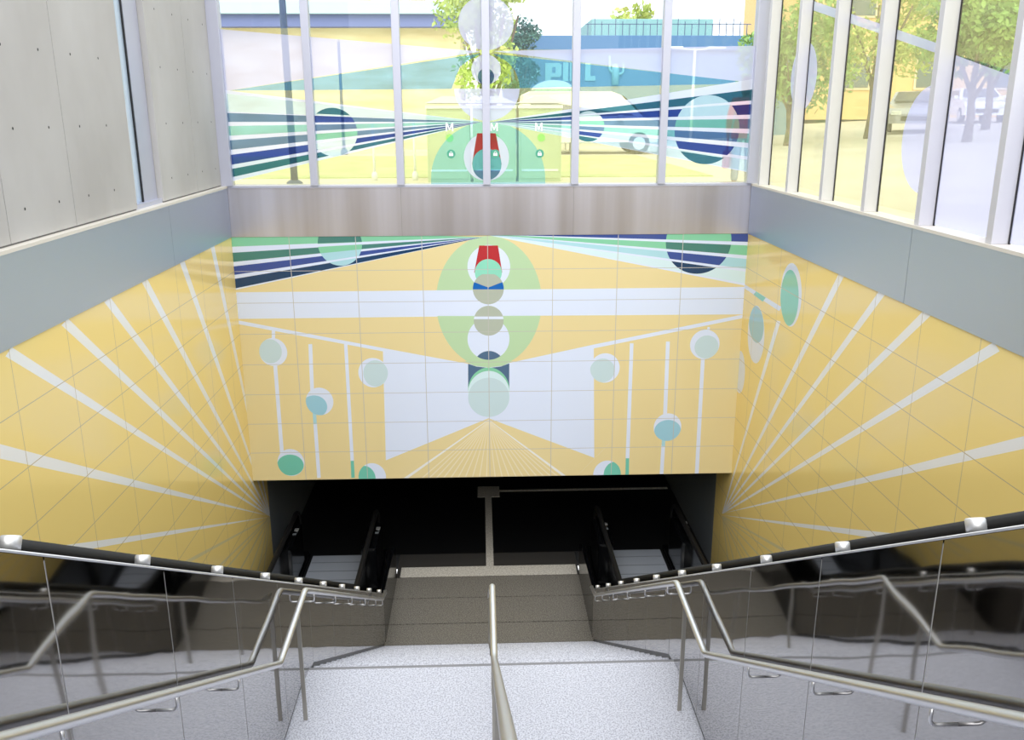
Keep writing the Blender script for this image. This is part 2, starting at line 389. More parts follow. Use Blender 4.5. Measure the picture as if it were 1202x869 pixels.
MURAL_RIGHT = [
    ('ray', 'P', [(13.869, -5.402), (11.895, -1.564), (11.743, -1.545), (13.82, -5.384)], None, None),
    ('ray', 'P', [(13.872, -5.402), (9.934, -0.56), (9.778, -0.563), (13.817, -5.384)], None, None),
    ('ray', 'P', [(13.87, -5.4), (8.859, -0.551), (8.726, -0.566), (13.819, -5.387)], None, None),
    ('ray', 'P', [(13.867, -5.397), (7.902, -0.547), (7.781, -0.577), (13.822, -5.389)], None, None),
    ('ray', 'P', [(13.862, -5.393), (6.751, -0.562), (6.655, -0.614), (13.827, -5.393)], None, None),
    ('ray', 'P', [(13.844, -5.393), (6.184, -1.151), (6.159, -1.244)], None, None),
    ('ray', 'P', [(13.837, -5.422), (7.275, -2.54), (7.253, -2.623)], None, None),
    ('ray2', 'P', [(13.825, -5.426), (10.068, -4.266), (10.117, -4.339), (13.842, -5.446)], None, None),
    ('ray2', 'P', [(13.823, -5.426), (10.643, -4.626), (10.675, -4.663), (13.845, -5.446)], None, None),
    ('ray2', 'P', [(13.82, -5.425), (11.267, -5.017), (11.313, -5.06), (13.848, -5.447)], None, None),
    ('ray2', 'P', [(13.818, -5.425), (11.785, -5.343), (11.844, -5.391), (13.85, -5.447)], None, None),
    ('ray2', 'P', [(13.816, -5.425), (12.243, -5.641), (12.296, -5.68), (13.852, -5.447)], None, None),
    ('ray2', 'P', [(13.815, -5.425), (12.734, -5.96), (12.788, -5.995), (13.853, -5.447)], None, None),
    ('ray2', 'P', [(13.814, -5.426), (13.13, -6.213), (13.185, -6.246), (13.854, -5.446)], None, None),
    ('white', 'P', [(13.546, -1.358), (11.746, -1.344), (11.834, -1.418), (13.631, -1.42)], None, None),
    ('white', 'E', (11.439, -1.114, 0.404, 0.418), 'ea', None),
    ('teal', 'E', (11.479, -1.163, 0.347, 0.371), None, 'ea'),
    ('white', 'E', (12.767, -1.978, 0.401, 0.43), 'eb', None),
    ('sky', 'E', (12.788, -1.827, 0.361, 0.27), None, 'eb'),
    ('teal', 'P', [(12.909, -1.351), (12.445, -1.355), (12.566, -1.44), (13.017, -1.424)], None, None),
    ('white', 'E', (13.428, -2.752, 0.269, 0.341), None, None),
]
FILM_FRONT = [
    ('film_yellow', 'P', [(-3.658, 2.357), (-0.242, 2.359), (0.47, 2.074), (4.046, 2.074), (4.191, 0.143), (-3.773, 0.185)], None, None),
    ('film_lavender', 'P', [(0.044, 2.046), (-3.647, 2.346), (-3.677, 1.506)], None, None),
    ('film_teal', 'P', [(0.044, 2.023), (-3.579, 1.518), (-0.392, 1.536), (-0.263, 1.844)], None, None),
    ('film_lavender', 'P', [(0.202, 2.052), (4.042, 2.126), (4.082, 1.594)], None, None),
    ('film_teal', 'P', [(0.214, 2.017), (4.081, 1.606), (0.543, 1.546), (0.469, 1.844)], None, None),
    ('film_clear_green', 'E', (0.119, 1.548, 0.473, 0.457), 'dome', None),
    ('film_lavender', 'P', [(-0.453, 1.542), (0.715, 1.54), (0.717, 0.993), (-0.465, 0.997)], None, 'dome'),
    ('film_lavender', 'E', (0.113, 2.424, 0.392, 0.361), None, None),
    ('film_lavender', 'E', (0.109, 1.803, 0.211, 0.204), 'sc', None),
    ('film_slate', 'E', (0.107, 1.704, 0.118, 0.116), None, 'sc'),
    ('film_aqua', 'P', [(0.972, 0.272), (0.967, 0.352), (0.954, 0.431), (0.934, 0.508), (0.905, 0.583), (0.869, 0.655), (0.826, 0.723), (0.777, 0.786), (0.722, 0.845), (0.661, 0.897), (0.595, 0.944), (0.524, 0.984), (0.45, 1.018), (0.373, 1.044), (0.294, 1.063), (0.213, 1.075), (0.132, 1.079), (0.05, 1.076), (-0.031, 1.064), (-0.11, 1.046), (-0.187, 1.02), (-0.262, 0.987), (-0.332, 0.947), (-0.399, 0.901), (-0.461, 0.849), (-0.517, 0.791), (-0.567, 0.728), (-0.611, 0.661), (-0.648, 0.59), (-0.678, 0.515), (-0.7, 0.439), (-0.714, 0.36), (-0.72, 0.28), (-0.723, 0.169), (0.973, 0.16)], None, None),
    ('film_lavender', 'E', (0.102, 0.575, 0.333, 0.342), None, None),
    ('film_red', 'P', [(-0.032, 0.918), (0.242, 0.917), (0.327, 0.472), (-0.113, 0.474)], None, None),
    ('film_aqua2', 'E', (0.107, 0.472, 0.216, 0.227), 'rc', None),
    ('film_slate', 'P', [(-0.165, 0.388), (0.365, 0.386), (0.364, 0.2), (-0.167, 0.203)], None, 'rc'),
    ('film_white', 'P', [(0.045, 1.079), (-3.65, 1.53), (-3.694, 0.233)], None, None),
    ('film_pale', 'P', [(0.045, 1.079), (-3.607, 1.477), (-3.629, 1.231)], None, None),
    ('film_grey', 'P', [(0.045, 1.079), (-3.631, 1.214), (-3.642, 1.087)], None, None),
    ('film_seafoam', 'P', [(0.045, 1.079), (-3.647, 1.03), (-3.66, 0.893)], None, None),
    ('film_grey', 'P', [(0.045, 1.079), (-3.665, 0.828), (-3.678, 0.69)], None, None),
    ('film_navy', 'P', [(0.045, 1.079), (-3.684, 0.617), (-3.698, 0.472)], None, None),
    ('film_pine', 'P', [(0.045, 1.079), (-3.703, 0.411), (-3.714, 0.289)], None, None),
    ('none', 'E', (-2.123, 0.94, 0.35, 0.341), 'lc', None),
    ('film_pine', 'P', [(0.045, 1.079), (-3.591, 1.651), (-3.626, 1.261)], None, 'lc'),
    ('film_navy', 'P', [(0.045, 1.079), (-3.63, 1.22), (-3.643, 1.074)], None, 'lc'),
    ('film_slate', 'P', [(0.045, 1.079), (-3.647, 1.03), (-3.66, 0.893)], None, 'lc'),
    ('film_green', 'P', [(0.045, 1.079), (-3.665, 0.828), (-3.678, 0.69)], None, 'lc'),
    ('film_pale', 'P', [(0.045, 1.079), (-3.684, 0.617), (-3.698, 0.472)], None, 'lc'),
    ('film_pale', 'P', [(0.045, 1.079), (-3.703, 0.411), (-3.72, 0.221)], None, 'lc'),
    ('film_white', 'P', [(0.157, 1.073), (4.051, 1.677), (4.126, 0.319)], None, None),
    ('film_pine', 'P', [(0.157, 1.073), (4.037, 1.529), (4.048, 1.374)], None, None),
    ('film_navy', 'P', [(0.157, 1.073), (4.052, 1.321), (4.063, 1.171)], None, None),
    ('film_grey', 'P', [(0.157, 1.073), (4.068, 1.11), (4.078, 0.965)], None, None),
    ('film_seafoam', 'P', [(0.157, 1.073), (4.083, 0.898), (4.094, 0.758)], None, None),
    ('film_ice', 'P', [(0.157, 1.073), (4.099, 0.684), (4.109, 0.555)], None, None),
    ('film_pale', 'P', [(0.157, 1.073), (4.112, 0.505), (4.125, 0.331)], None, None),
    ('none', 'E', (3.357, 0.953, 0.481, 0.493), 'rc1', None),
    ('none', 'E', (1.604, 1.008, 0.232, 0.217), 'rc2', None),
    ('film_pale', 'P', [(0.157, 1.073), (4.024, 1.7), (4.048, 1.374)], None, 'rc1'),
    ('film_pale', 'P', [(0.157, 1.073), (4.051, 1.333), (4.063, 1.171)], None, 'rc1'),
    ('film_green', 'P', [(0.157, 1.073), (4.068, 1.11), (4.078, 0.965)], None, 'rc1'),
    ('film_slate', 'P', [(0.157, 1.073), (4.083, 0.898), (4.094, 0.758)], None, 'rc1'),
    ('film_navy', 'P', [(0.157, 1.073), (4.099, 0.684), (4.111, 0.53)], None, 'rc1'),
    ('film_pine', 'P', [(0.157, 1.073), (4.114, 0.48), (4.132, 0.244)], None, 'rc1'),
    ('film_pale', 'P', [(0.157, 1.073), (4.024, 1.7), (4.048, 1.374)], None, 'rc2'),
    ('film_pale', 'P', [(0.157, 1.073), (4.051, 1.333), (4.063, 1.171)], None, 'rc2'),
    ('film_green', 'P', [(0.157, 1.073), (4.068, 1.11), (4.078, 0.965)], None, 'rc2'),
    ('film_slate', 'P', [(0.157, 1.073), (4.083, 0.898), (4.094, 0.758)], None, 'rc2'),
    ('film_navy', 'P', [(0.157, 1.073), (4.099, 0.684), (4.111, 0.53)], None, 'rc2'),
    ('film_pine', 'P', [(0.157, 1.073), (4.114, 0.48), (4.132, 0.244)], None, 'rc2'),
]
FILM_RIGHT = [
    ('film_yellow', 'P', [(14.936, 3.635), (7.222, 2.384), (6.97, 1.444), (8.559, 1.754), (8.252, 0.153), (14.078, 0.125)], None, None),
    ('film_lavender', 'P', [(8.561, 1.761), (7.11, 1.43), (6.476, 1.294), (6.155, 0.098), (8.256, 0.169)], None, None),
    ('film_lavender', 'P', [(12.138, 2.592), (8.573, 1.806), (8.549, 1.716), (12.109, 2.477)], None, None),
    ('film_lavender', 'E', (12.075, 1.646, 0.481, 0.426), None, None),
    ('film_lavender', 'E', (8.54, 0.942, 0.527, 0.5), None, None),
]


# ------------------------------------------------------------------ dimensions (metres; street level z = 0, y runs down the stair)
XL, XR, YD = -3.723, 4.078, 13.5        # well walls, end wall
XC, SL, SR = 0.06, -1.54, 1.66          # stair centre and its two balustrade faces
BT, BB = 0.16, -0.571                   # steel band top, bottom
OPEN = -4.50                            # lintel over the opening
Z1, Z2 = -3.45, -6.66                   # landing, concourse
Y0, Y1, Y2, Y3 = -0.6, 5.25, 6.82, 12.05
SLOPE = .597
ztop = lambda y: max(1.43-SLOPE*y, 1.43-SLOPE*12.05)
def nosing(y):
    if y<Y1: return min(0,-(y-Y0)*(-Z1)/(Y1-Y0))
    if y<Y2: return Z1
    if y<Y3: return Z1+(y-Y2)*(Z2-Z1)/(Y3-Y2)
    return Z2

# ------------------------------------------------------------------ shell of the stair well
structure(MB().box((XL+.002,YD,OPEN),(XR-.002,YD+.38,BT-.01),'concrete').build('wall_front'))
structure(MB().box((XL-.35,-1,-8),(XL-.006,14.36,BT-.01),'concrete').build('wall_left'))
structure(MB().box((XR+.006,-1,-8),(XR+.45,14.36,BT-.01),'concrete').build('wall_right'))
fj=[(.106+.992*k-.005,-4.5,.106+.992*k+.005,-.57) for k in range(-3,4)]+[(XL,-1.09-.489*k-.004,XR,-1.09-.489*k+.004) for k in range(7)]
o=region_mesh('mural','yellow',(XL,OPEN,XR,BB),MURAL_FRONT,lambda u,v:(u,YD-.004,v),'enamel_',joints=fj)
tag(o,'tiled yellow mural of circles, stripes and a white bow shape over the dark opening','mural')
MURAL_LEFT=[s for s in MURAL_LEFT]
sj=[(y-.004,-7.6,y+.004,BB) for y in [6.93+1.0*k for k in range(-7,8)]]+[(-1,-1.09-.489*k-.004,14.36,-1.09-.489*k+.004) for k in range(13)]
o=region_mesh('mural','yellow',(-1,-7.6,14.36,BB),MURAL_LEFT,lambda u,v:(XL,u,v),'side_enamel_',joints=sj)
tag(o,'yellow tiled side mural with only white rays, below the concrete wall on the left','mural')
o=region_mesh('mural','yellow',(-1,-7.6,14.36,BB),MURAL_RIGHT,lambda u,v:(XR,u,v),'side_enamel_',joints=sj)
tag(o,'yellow tiled side mural with white rays and green ovals, below the right row of fins','mural')
# steel bands
def band(name, axis, lo, hi, face, cuts, mat, out):
    mb=MB(); c=[lo]+cuts+[hi]
    for a,b in zip(c,c[1:]):
        if axis=='y': mb.box((face,a+.003,BB),(face+out,b-.003,BT),mat)
        else: mb.box((a+.003,face,BB),(b-.003,face+out,BT),mat)
    return structure(mb.build(name))
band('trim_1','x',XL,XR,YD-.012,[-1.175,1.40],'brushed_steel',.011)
band('trim_2','y',-1,YD-.02,XL+.012,[4.4,10.9],'side_band_steel',-.017)
band('trim_3','y',-1,YD-.02,XR-.012,[3.2,8.3],'side_band_steel',.017)
structure(MB().box((XL-.35,-1,BT-.01),(XL+.02,YD-.04,BT+.02),'sill').build('trim_4'))
structure(MB().box((XR-.02,-1,BT-.01),(XR+.45,YD-.04,BT+.02),'sill').build('trim_5'))
structure(MB().box((XL-.35,YD-.04,BT-.01),(XR+.35,YD+.38,BT+.02),'silver_paint').build('trim_6'))

# concrete upper wall, left
XK=-3.78
def holes(mb,ys,zs):
    for y in ys:
        for z in zs:
            mb.poly([(XK+.0015,y+.013*math.cos(a),z+.013*math.sin(a)) for a in [2*PI*i/10 for i in range(10)]],'gasket')
HZ=(.445,1.09,1.735,2.38,3.02,3.66,4.3)
def cwall(name,y0,y1,seams,ys):
    mb=MB(); c=[y0]+seams+[y1]
    for a,b in zip(c,c[1:]): mb.box((XK-.32,a+(.005 if a!=y0 else 0),BT+.035),(XK,b-(.005 if b!=y1 else 0),5.2),'concrete',.004)
    mb.box((XK-.30,y0+.01,BT+.02),(XK-.012,y1-.01,5.19),'concrete_dark')
    holes(mb,ys,HZ)
    return structure(mb.build(name))
cwall('wall_left_concrete',-1,10.1,[1.2,3.66,6.1,7.33,8.555],[7.63+.63*k-.63*13 for k in range(17)])
cwall('wall_left_concrete',10.96,13.425,[12.31],[11.32+.63*k for k in range(4)])
# slot window between the concrete blocks
w3=empty('window_3',(XK-.2,10.5,BT)); structure(w3)
def wpart(mb,name,par): 
    o=mb.build(name); o.data.transform(Matrix.Translation(-Vector(par.location))); o.parent=par; return o
wpart(MB().box((XK-.30,10.10,BT+.02),(XK-.02,10.96,BT+.07),'silver_paint'),'sill',w3)
wpart(MB().box((XK-.10,10.11,BT+.07),(XK-.09,10.50,5.2),'slot_glass'),'glass_pane',w3)
wpart(MB().box((XK-.115,10.50,BT+.07),(XK-.075,10.525,5.2),'gasket'),'gasket',w3)
wpart(MB().box((XK-.13,10.525,BT+.07),(XK-.07,10.95,5.2),'silver_paint'),'metal_panel',w3)
wpart(MB().box((XK-.25,10.10,5.2),(XK-.05,10.96,5.26),'silver_paint'),'head_frame',w3)

# ------------------------------------------------------------------ front window wall
w1=empty('window_1',(XC,YD,BT+.02)); structure(w1)
mx=[-3.66,-2.43,-1.165,.104,1.405,2.70,4.075]
for i,x in enumerate(mx):
    wd=.055 if 0<i<6 else .09
    if i==0: x-=.05
    wpart(MB().box((x-wd,YD-.07,BT+.02),(x+wd,YD+.10,5.2),'silver_paint',.006),'mullion',w1)
for a,b in zip(mx,mx[1:]):
    wpart(MB().box((a+.05,YD+.012,BT+.03),(b-.05,YD+.024,5.2),'clear_glass'),'glass_pane',w1)
wpart(MB().box((XL-.2,YD-.07,5.2),(XR+.2,YD+.10,5.32),'silver_paint'),'head_frame',w1)
o=region_mesh('printed_film',None,(mx[0]+.03,BT+.03,mx[-1]-.03,5.1),FILM_FRONT,lambda u,v:(u,YD+.006,v),'')
o.data.transform(Matrix.Translation(-Vector(w1.location))); o.parent=w1

# small flat marks just inside the front glass: a letter M above a padlock, three times
for px in (-.432,.218,.872):
    h,w,t=.058,.055,.021
    pts=[(-w,-h),(-w,h),(-w+t*1.2,h),(0,-h*.25),(w-t*1.2,h),(w,h),(w,-h),(w-t,-h),(w-t,h*.38),(t*.35,-h*.72),(-t*.35,-h*.72),(-w+t,h*.38),(-w+t,-h)]
    wpart(MB().prism([(px+a,1.005+b) for a,b in pts],'y',YD-.003,YD+.004,'white_paint'),'letter',w1)
    k=wpart(MB().prism([(px+.015+.062*math.cos(2*PI*i/24),.625+.062*math.sin(2*PI*i/24)) for i in range(24)],'y',YD-.001,YD+.004,'icon_teal'),'lock_disc',w1)
    mb=MB().box((px-.015,YD-.005,.595),(px+.045,YD-.002,.635),'white_paint')
    mb.tube([(px+.015+.018*math.cos(a),YD-.0035,.635+.022*math.sin(a)) for a in [PI*i/8 for i in range(9)]],.0045,'white_paint',6)
    o=mb.build('padlock_icon'); o.data.transform(Matrix.Translation(-Vector(w1.location))); o.parent=k

# right window wall with deep fins
XG=4.235
w2=empty('window_2',(XG,6,BT+.02)); structure(w2)
fy=[13.19-1.231*k for k in range(12)]
for y in fy:
    wpart(MB().box((XR+.005,y-.035,BT+.02),(XG-.006,y+.055,5.2),'fin_paint',.005),'mullion',w2)
    wpart(MB().box((XG-.016,y-.050,BT+.02),(XG-.001,y-.036,5.2),'gasket'),'gasket',w2)
for a,b in zip([13.45]+fy,fy+[-1]):
    wpart(MB().box((XG,b+.05,BT+.02),(XG+.012,a-.04,5.2),'clear_glass'),'glass_pane',w2)
wpart(MB().box((XR,-1,5.2),(XG+.1,13.4,5.32),'fin_paint'),'head_frame',w2)
o=region_mesh('printed_film',None,(4.0,BT+.03,13.42,5.1),FILM_RIGHT,lambda u,v:(XG-.008,u,v),'')
o.data.transform(Matrix.Translation(-Vector(w2.location))); o.parent=w2

# ------------------------------------------------------------------ stairs and floors
def flight(name,ya,za,yb,zb,n,mat,label):
    t=(yb-ya)/n; r=(za-zb)/n; pts=[(ya,za)]
    for i in range(n):
        pts.append((ya+t*i,za-r*(i+1))) ; pts.append((ya+t*(i+1),za-r*(i+1)))
    pts=pts[:-1]+[(yb,zb)]
    pts+= [(yb,zb-.4),(ya,za-.6)]
    mb=MB().prism(pts,'x',SL-.02,SR+.02,mat)
    o=mb.build(name); return structure(o)
# step k's tread lies at za - r*k, so the first riser drops at ya
flight('stair_flight',Y0,0,Y1,Z1,20,'granite','')
flight('stair_flight',Y2,Z1,Y3,Z2,19,'granite','')
mb=MB().box((SL-.02,Y1,Z1-.4),(SR+.02,Y2-.035,Z1),'granite').box((SL-.02,Y2-.035,Z1-.4),(SR+.02,Y2-.001,Z1),'nosing')
structure(mb.build('floor_landing'))
structure(MB().box((SL-.02,-3.5,-.3),(SR+.02,Y0,0),'granite').build('floor_entrance'))
mb=MB()
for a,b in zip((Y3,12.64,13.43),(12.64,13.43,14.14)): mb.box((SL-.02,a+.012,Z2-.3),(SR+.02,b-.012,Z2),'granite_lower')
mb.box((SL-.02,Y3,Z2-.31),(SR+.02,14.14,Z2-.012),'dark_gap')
structure(mb.build('floor_concourse'))
mb=MB().box((XL-.3,15.0,Z2-.3),(XR+.4,30,Z2-.004),'unlit_hall')  # floor past the edge of the light, its shade painted black
mb.box((XL,-1,-8.1),(SL-.03,15,-8.0),'unlit_hall').box((SR+.03,-1,-8.1),(XR,15,-8.0),'unlit_hall')
mb.box((SL-.02,14.14,Z2-.3),(SR+.02,15,Z2-.004),'granite_dim')  # dimly lit strip of floor, the shade painted as darker stone
mb.box((XL,13.3,Z2-.3),(SL-.1,15,Z2-.004),'unlit_hall').box((SR+.1,13.3,Z2-.3),(XR,15,Z2-.004),'unlit_hall')
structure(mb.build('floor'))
structure(MB().box((XL-.5,YD+.38,OPEN),(XR+.6,30,OPEN+.3),'unlit_hall').build('ceiling'))
structure(MB().box((XL-.5,30,Z2-.3),(XR+.6,30.3,OPEN+.3),'unlit_hall').build('wall_back'))
structure(MB().box((XL-.35,14.37,-8),(XL+.0,30,OPEN),'grey_panel').build('wall_left_lower'))
structure(MB().box((XR-.0,14.37,-8),(XR+.35,30,OPEN),'grey_panel').build('wall_right_lower'))
mb=MB().box((SL+.05,14.14,Z2+.001),(SR-.02,14.48,Z2+.012),'tactile')
mb.box((.03,14.48,Z2+.001),(.165,17.5,Z2+.012),'tactile').box((-.13,17.5,Z2+.001),(.34,18.05,Z2+.012),'tactile')
mb.box((.34,17.78,Z2+.001),(4.0,17.86,Z2+.012),'tactile')
tag(mb.build('tactile_strip'),'grey tactile guide strip set in a T across the dark concourse floor','floor strip')

# ------------------------------------------------------------------ balustrades clad in mirror steel
def balustrade(s,label):
    X = SL if s<0 else SR
    b=empty('balustrade',(X+s*.15,6.0,Z1),0,label,'balustrade')
    def part(mb,name): 
        o=mb.build(name); o.data.transform(Matrix.Translation(-Vector(b.location))); o.parent=b; return o
    # core and skirting (set back behind the panels)
    ys=[-2.5,-1.2]+[y*.5 for y in range(-2,25)]+[12.15]
    up=[(y,ztop(y)-.02) for y in ys]; dn=[(y,nosing(y)-.30) for y in ys][::-1]
    mb=MB().prism(up+dn,'x',X+s*.018,X+s*.20,'skirting')
    for k in range(-5,10):
        y=2.87+1.035*k; lo=nosing(y)+.08 if not 6.4<y<Y3 else nosing(y)+.06
        if y<12: mb.box((X+s*.002,y-.004,lo),(X+s*.0175,y+.004,ztop(y)-.02),'stud_steel')
    part(mb,'core')
    # panels
    cuts=[-2.5]+[2.87+1.035*k for k in range(-5,9)]+[12.15]
    def low(y):
        if y<Y1-.25: return nosing(y)+.06
        if y<6.5: return Z1+.07
        if y<Y3: return min(nosing(y)+.055,Z1-(y-6.5)*.614+.24)
        return Z2+.05
    for a,c in zip(cuts,cuts[1:]):
        yy=[a+.0045]+[q for q in (0.0,Y1-.251,Y1-.249,6.499,6.501,Y3-.05,Y3,12.05) if a+.0045<q<c-.0045]+[c-.0045]
        pts=[(y,low(y)) for y in yy]+[(y,ztop(y)) for y in yy[::-1]]
        part(MB().prism(pts,'x',X,X+s*.014,'mirror_steel'),'cladding_panel')
    ee=[(y,ztop(y)) for y in (-2.5,12.05,12.15)]
    part(MB().prism([(y,z+.012) for y,z in ee]+[(y,z-.004) for y,z in ee[::-1]],'x',X-s*.002,X+s*.22,'black_panel'),'deck')
    part(MB().prism([(12.16,Z2),(14.1,Z2),(14.1,-6.05),(13.9,-5.95),(12.16,-5.84)],'x',X,X+s*.05,'black_panel'),'end_panel')
    part(MB().tube([(X-s*.003,y,z+.004) for y,z in ee],.0055,'rail_steel',8),'edge_trim')
    for k in range(12):
        y=.70+1.018*k; z=ztop(y)+.012
        n=Vector((0,SLOPE,1)).normalized()
        p=Vector((X+s*.035,y,z))
        part(MB().tube([p-n*.002,p+n*.044,p+n*.049],[.034,.034,.030],'stud_steel',20),'stud')
    return b
balustrade(-1,'long mirror-polished steel balustrade sloping down the left side of the stair')
balustrade(1,'long mirror-polished steel balustrade sloping down the right side of the stair')

# ------------------------------------------------------------------ handrails
RP=[(-2.0,-1.0+.62+1.0),(-.9,.62),(5.48,-2.47),(6.45,-2.45),(11.35,-5.42),(11.75,-5.66)]
RP=[(-2.2,1.0),(-.32,.985),(5.48,-2.50),(6.43,-2.47),(11.2,-5.36),(11.6,-5.46)]
def handrail(x,label,wall=0):
    h=empty('handrail',(x,6.2,Z1),0,label,'handrail')
    def part(mb,name,par=None):
        o=mb.build(name); o.data.transform(Matrix.Translation(-Vector(h.location))); o.parent=h; return o
    part(MB().tube(fillet([(x,y,z) for y,z in RP],.05,5),.0245,'rail_steel',18),'rail')
    def rz(y):
        for (a,b),(c,d) in zip(RP,RP[1:]):
            if a<=y<=c: return b+(d-b)*(y-a)/(c-a)
    if wall:
        X=SL if wall<0 else SR
        for y in [.55,1.6,2.62,3.62,4.55]+[6.75,7.7,8.65,9.6,10.5,11.2]:
            z=rz(y)
            part(MB().tube(fillet([(x,y,z-.015),(x,y,z-.095),(X,y,z-.095)],.03,5),.0075,'rail_steel',8),'bracket')
        posts=[6.12]
    else: posts=[.3,2.2,4.1,5.8,6.4,8.3,10.2,11.5]
    for y in posts:
        part(MB().box((x-.016,y-.006,nosing(y)-.08 if not(Y1<y<Y2) else Z1),(x+.016,y+.006,rz(y)-.02),'post_steel',.002),'post')
    return h
handrail(XC,'round steel handrail down the middle of the stair, on flat posts')
handrail(SL+.10,'round steel handrail bracketed along the left steel balustrade',-1)
handrail(SR-.10,'round steel handrail bracketed along the right steel balustrade',1)

# ------------------------------------------------------------------ escalators
def arc(c,r,a0,a1,n=14): return [(c[0]+r*math.cos(a0+(a1-a0)*i/n),c[1]+r*math.sin(a0+(a1-a0)*i/n)) for i in range(n+1)]
YB=12.1
def estep(y): return Z2+max(0,(YB-y))*SLOPE
def escalator(s,label):
    xi,xo=(SL-.40,SL-1.82) if s<0 else (SR+.40,SR+1.82)
    b=empty('escalator',((xi+xo)/2,13.5,Z2),0,label,'escalator')
    def part(mb,name,par=None):
        o=mb.build(name); o.parent=par or b
        o.data.transform(Matrix.Translation(-Vector(b.location))); return o
    x0,x1=min(xi,xo)+.22,max(xi,xo)-.22
    mb=MB(); y=-.5
    while y<YB:
        z=estep(y+.4); mb.box((x0,y,z-.2),(x1,y+.40,z),'step_metal'); 
        for k in range(9): 
            pass
        y+=.40
    part(mb,'steps')
    mb=MB().box((x0-.02,YB+.02,Z2-.12),(x1+.02,15.0,Z2+.006),'step_metal')
    for k in range(7): mb.box((x0,YB+.7+.32*k,Z2+.006),(x1,YB+.72+.32*k,Z2+.010),'grey_panel')
    part(mb,'floor_plate')
    part(MB().box((x0,YB+.35,Z2+.006),(x1,YB+.62,Z2+.02),'stud_steel'),'comb_plate')
    for x in (xi,xo):
        low=[(-2,estep(-2)+.02),(YB,Z2+.02),(14.75,Z2+.02)]
        cz=Z2+.72; hi=[(14.75,Z2+.45)]+arc((14.72,cz),.24,-PI/3,PI/2,10)+[(YB+.5,cz+.24),(YB,estep(YB)+.95),(-2,estep(-2)+.90)]
        bal=part(MB().prism(low+hi,'x',x-.02,x+.02,'black_panel'),'side_panel')
        pts=[(x,-2,estep(-2)+.92),(x,YB,Z2+.99),(x,YB+.5,Z2+.985)]+[(x,p,q) for p,q in arc((14.72,cz),.26,PI/2,-PI/2,12)]+[(x,14.3,cz-.26)]
        part(MB().tube(pts,.042,'black_rubber',12),'belt',bal)
        dk=[(-2,estep(-2)+.10),(YB,Z2+.10),(15.0,Z2+.10)]
        part(MB().prism([(y,z-.25) for y,z in dk]+[(y,z) for y,z in dk[::-1]],'x',x-.15,x+.15,'black_panel'),'skirt')
        part(MB().box((x-.13,13.6,Z2+.1),(x+.13,14.62,Z2+.86),'black_panel',.05),'newel_post')
        part(MB().prism([(14.30,Z2+.862),(14.38,Z2+.862),(14.38,Z2+.872),(14.30,Z2+.872)],'x',x+.05,x+.12,'stud_steel'),'safety_plate')
        part(MB().prism([(14.14,Z2+.862),(14.19,Z2+.862),(14.19,Z2+.870),(14.14,Z2+.870)],'x',x+.05,x+.11,'grey_panel'),'warning_plate')
    return b
escalator(-1,'black escalator between the left yellow mural and the steel balustrade')
escalator(1,'black escalator between the right yellow mural and the steel balustrade')

# ------------------------------------------------------------------ outside: ground
def ramp(x): return min(max(0,(x-6)*.046),.9)
mb=MB().box((-60,YD+.39,-.3),(4.55,17.6,0),'pavement').box((-60,26.5,-.3),(4.55,30,0),'asphalt').box((-60,30,-.3),(4.55,90,0),'pavement')
mb.box((-60,-8,-.3),(XL-.36,YD+.39,0),'pavement').box((XL-.36,-8,-.3),(SL-.32,-1.01,0),'pavement').box((SR+.32,-8,-.3),(4.55,-1.01,0),'pavement').box((SL-.32,-8,-.3),(SR+.32,-3.5,0),'pavement')
xs=[4.55,6,10,15,20,25.5,90]
for a,b in zip(xs,xs[1:]): mb.poly([(a,-8,ramp(a)),(b,-8,ramp(b)),(b,90,ramp(b)),(a,90,ramp(a))],'asphalt')
structure(mb.build('ground'))
structure(MB().box((-60,17.6,-.3),(4.55,26.5,.02),'grass').build('lawn'))

# ------------------------------------------------------------------ bike lockers
def disc(cx,y,cz,r,m,t=.006,n=28):
    return MB().prism([(cx+r*math.cos(2*PI*i/n),cz+r*math.sin(2*PI*i/n)) for i in range(n)],'y',y-t,y,m)
def locker(label):
    b=empty('bike_locker',(0,16.5,0),0,label,'locker','bike lockers beyond the front glass')
    B=MB().box((-.385,0,.0),(.385,1.0,1.33),'locker_green',.008).build('body',b)
    mb=MB().box((-.40,-.03,1.28),(.40,.0,1.335),'white_paint').build('fascia',b)
    mb=MB().prism([(-.405,1.37),(.405,1.37),(.10,1.49),(-.10,1.49)],'y',-.06,1.03,'white_paint').build('roof',b)
    d=MB().box((-.345,-.015,.06),(.345,-.001,1.22),'locker_green',.004).build('door',b)
    MB().box((-.33,-.022,.19),(.33,-.0155,.225),'white_paint').build('bar',d)
    disc(.02,-.0155,.775,.07,'bright_green').build('green_disc',d)
    return b
L0=locker('pale bike locker with white gabled roof, left of the three beyond the front glass')
for x,l in ((-.55,None),(.27,'pale bike locker with white gabled roof, middle of the three beyond the front glass'),(1.09,'pale bike locker with white gabled roof, right of the three beyond the front glass')):
    o=L0 if l is None else copy_tree(L0)
    o.location=(x,16.5,0)
    if l: o['label']=l

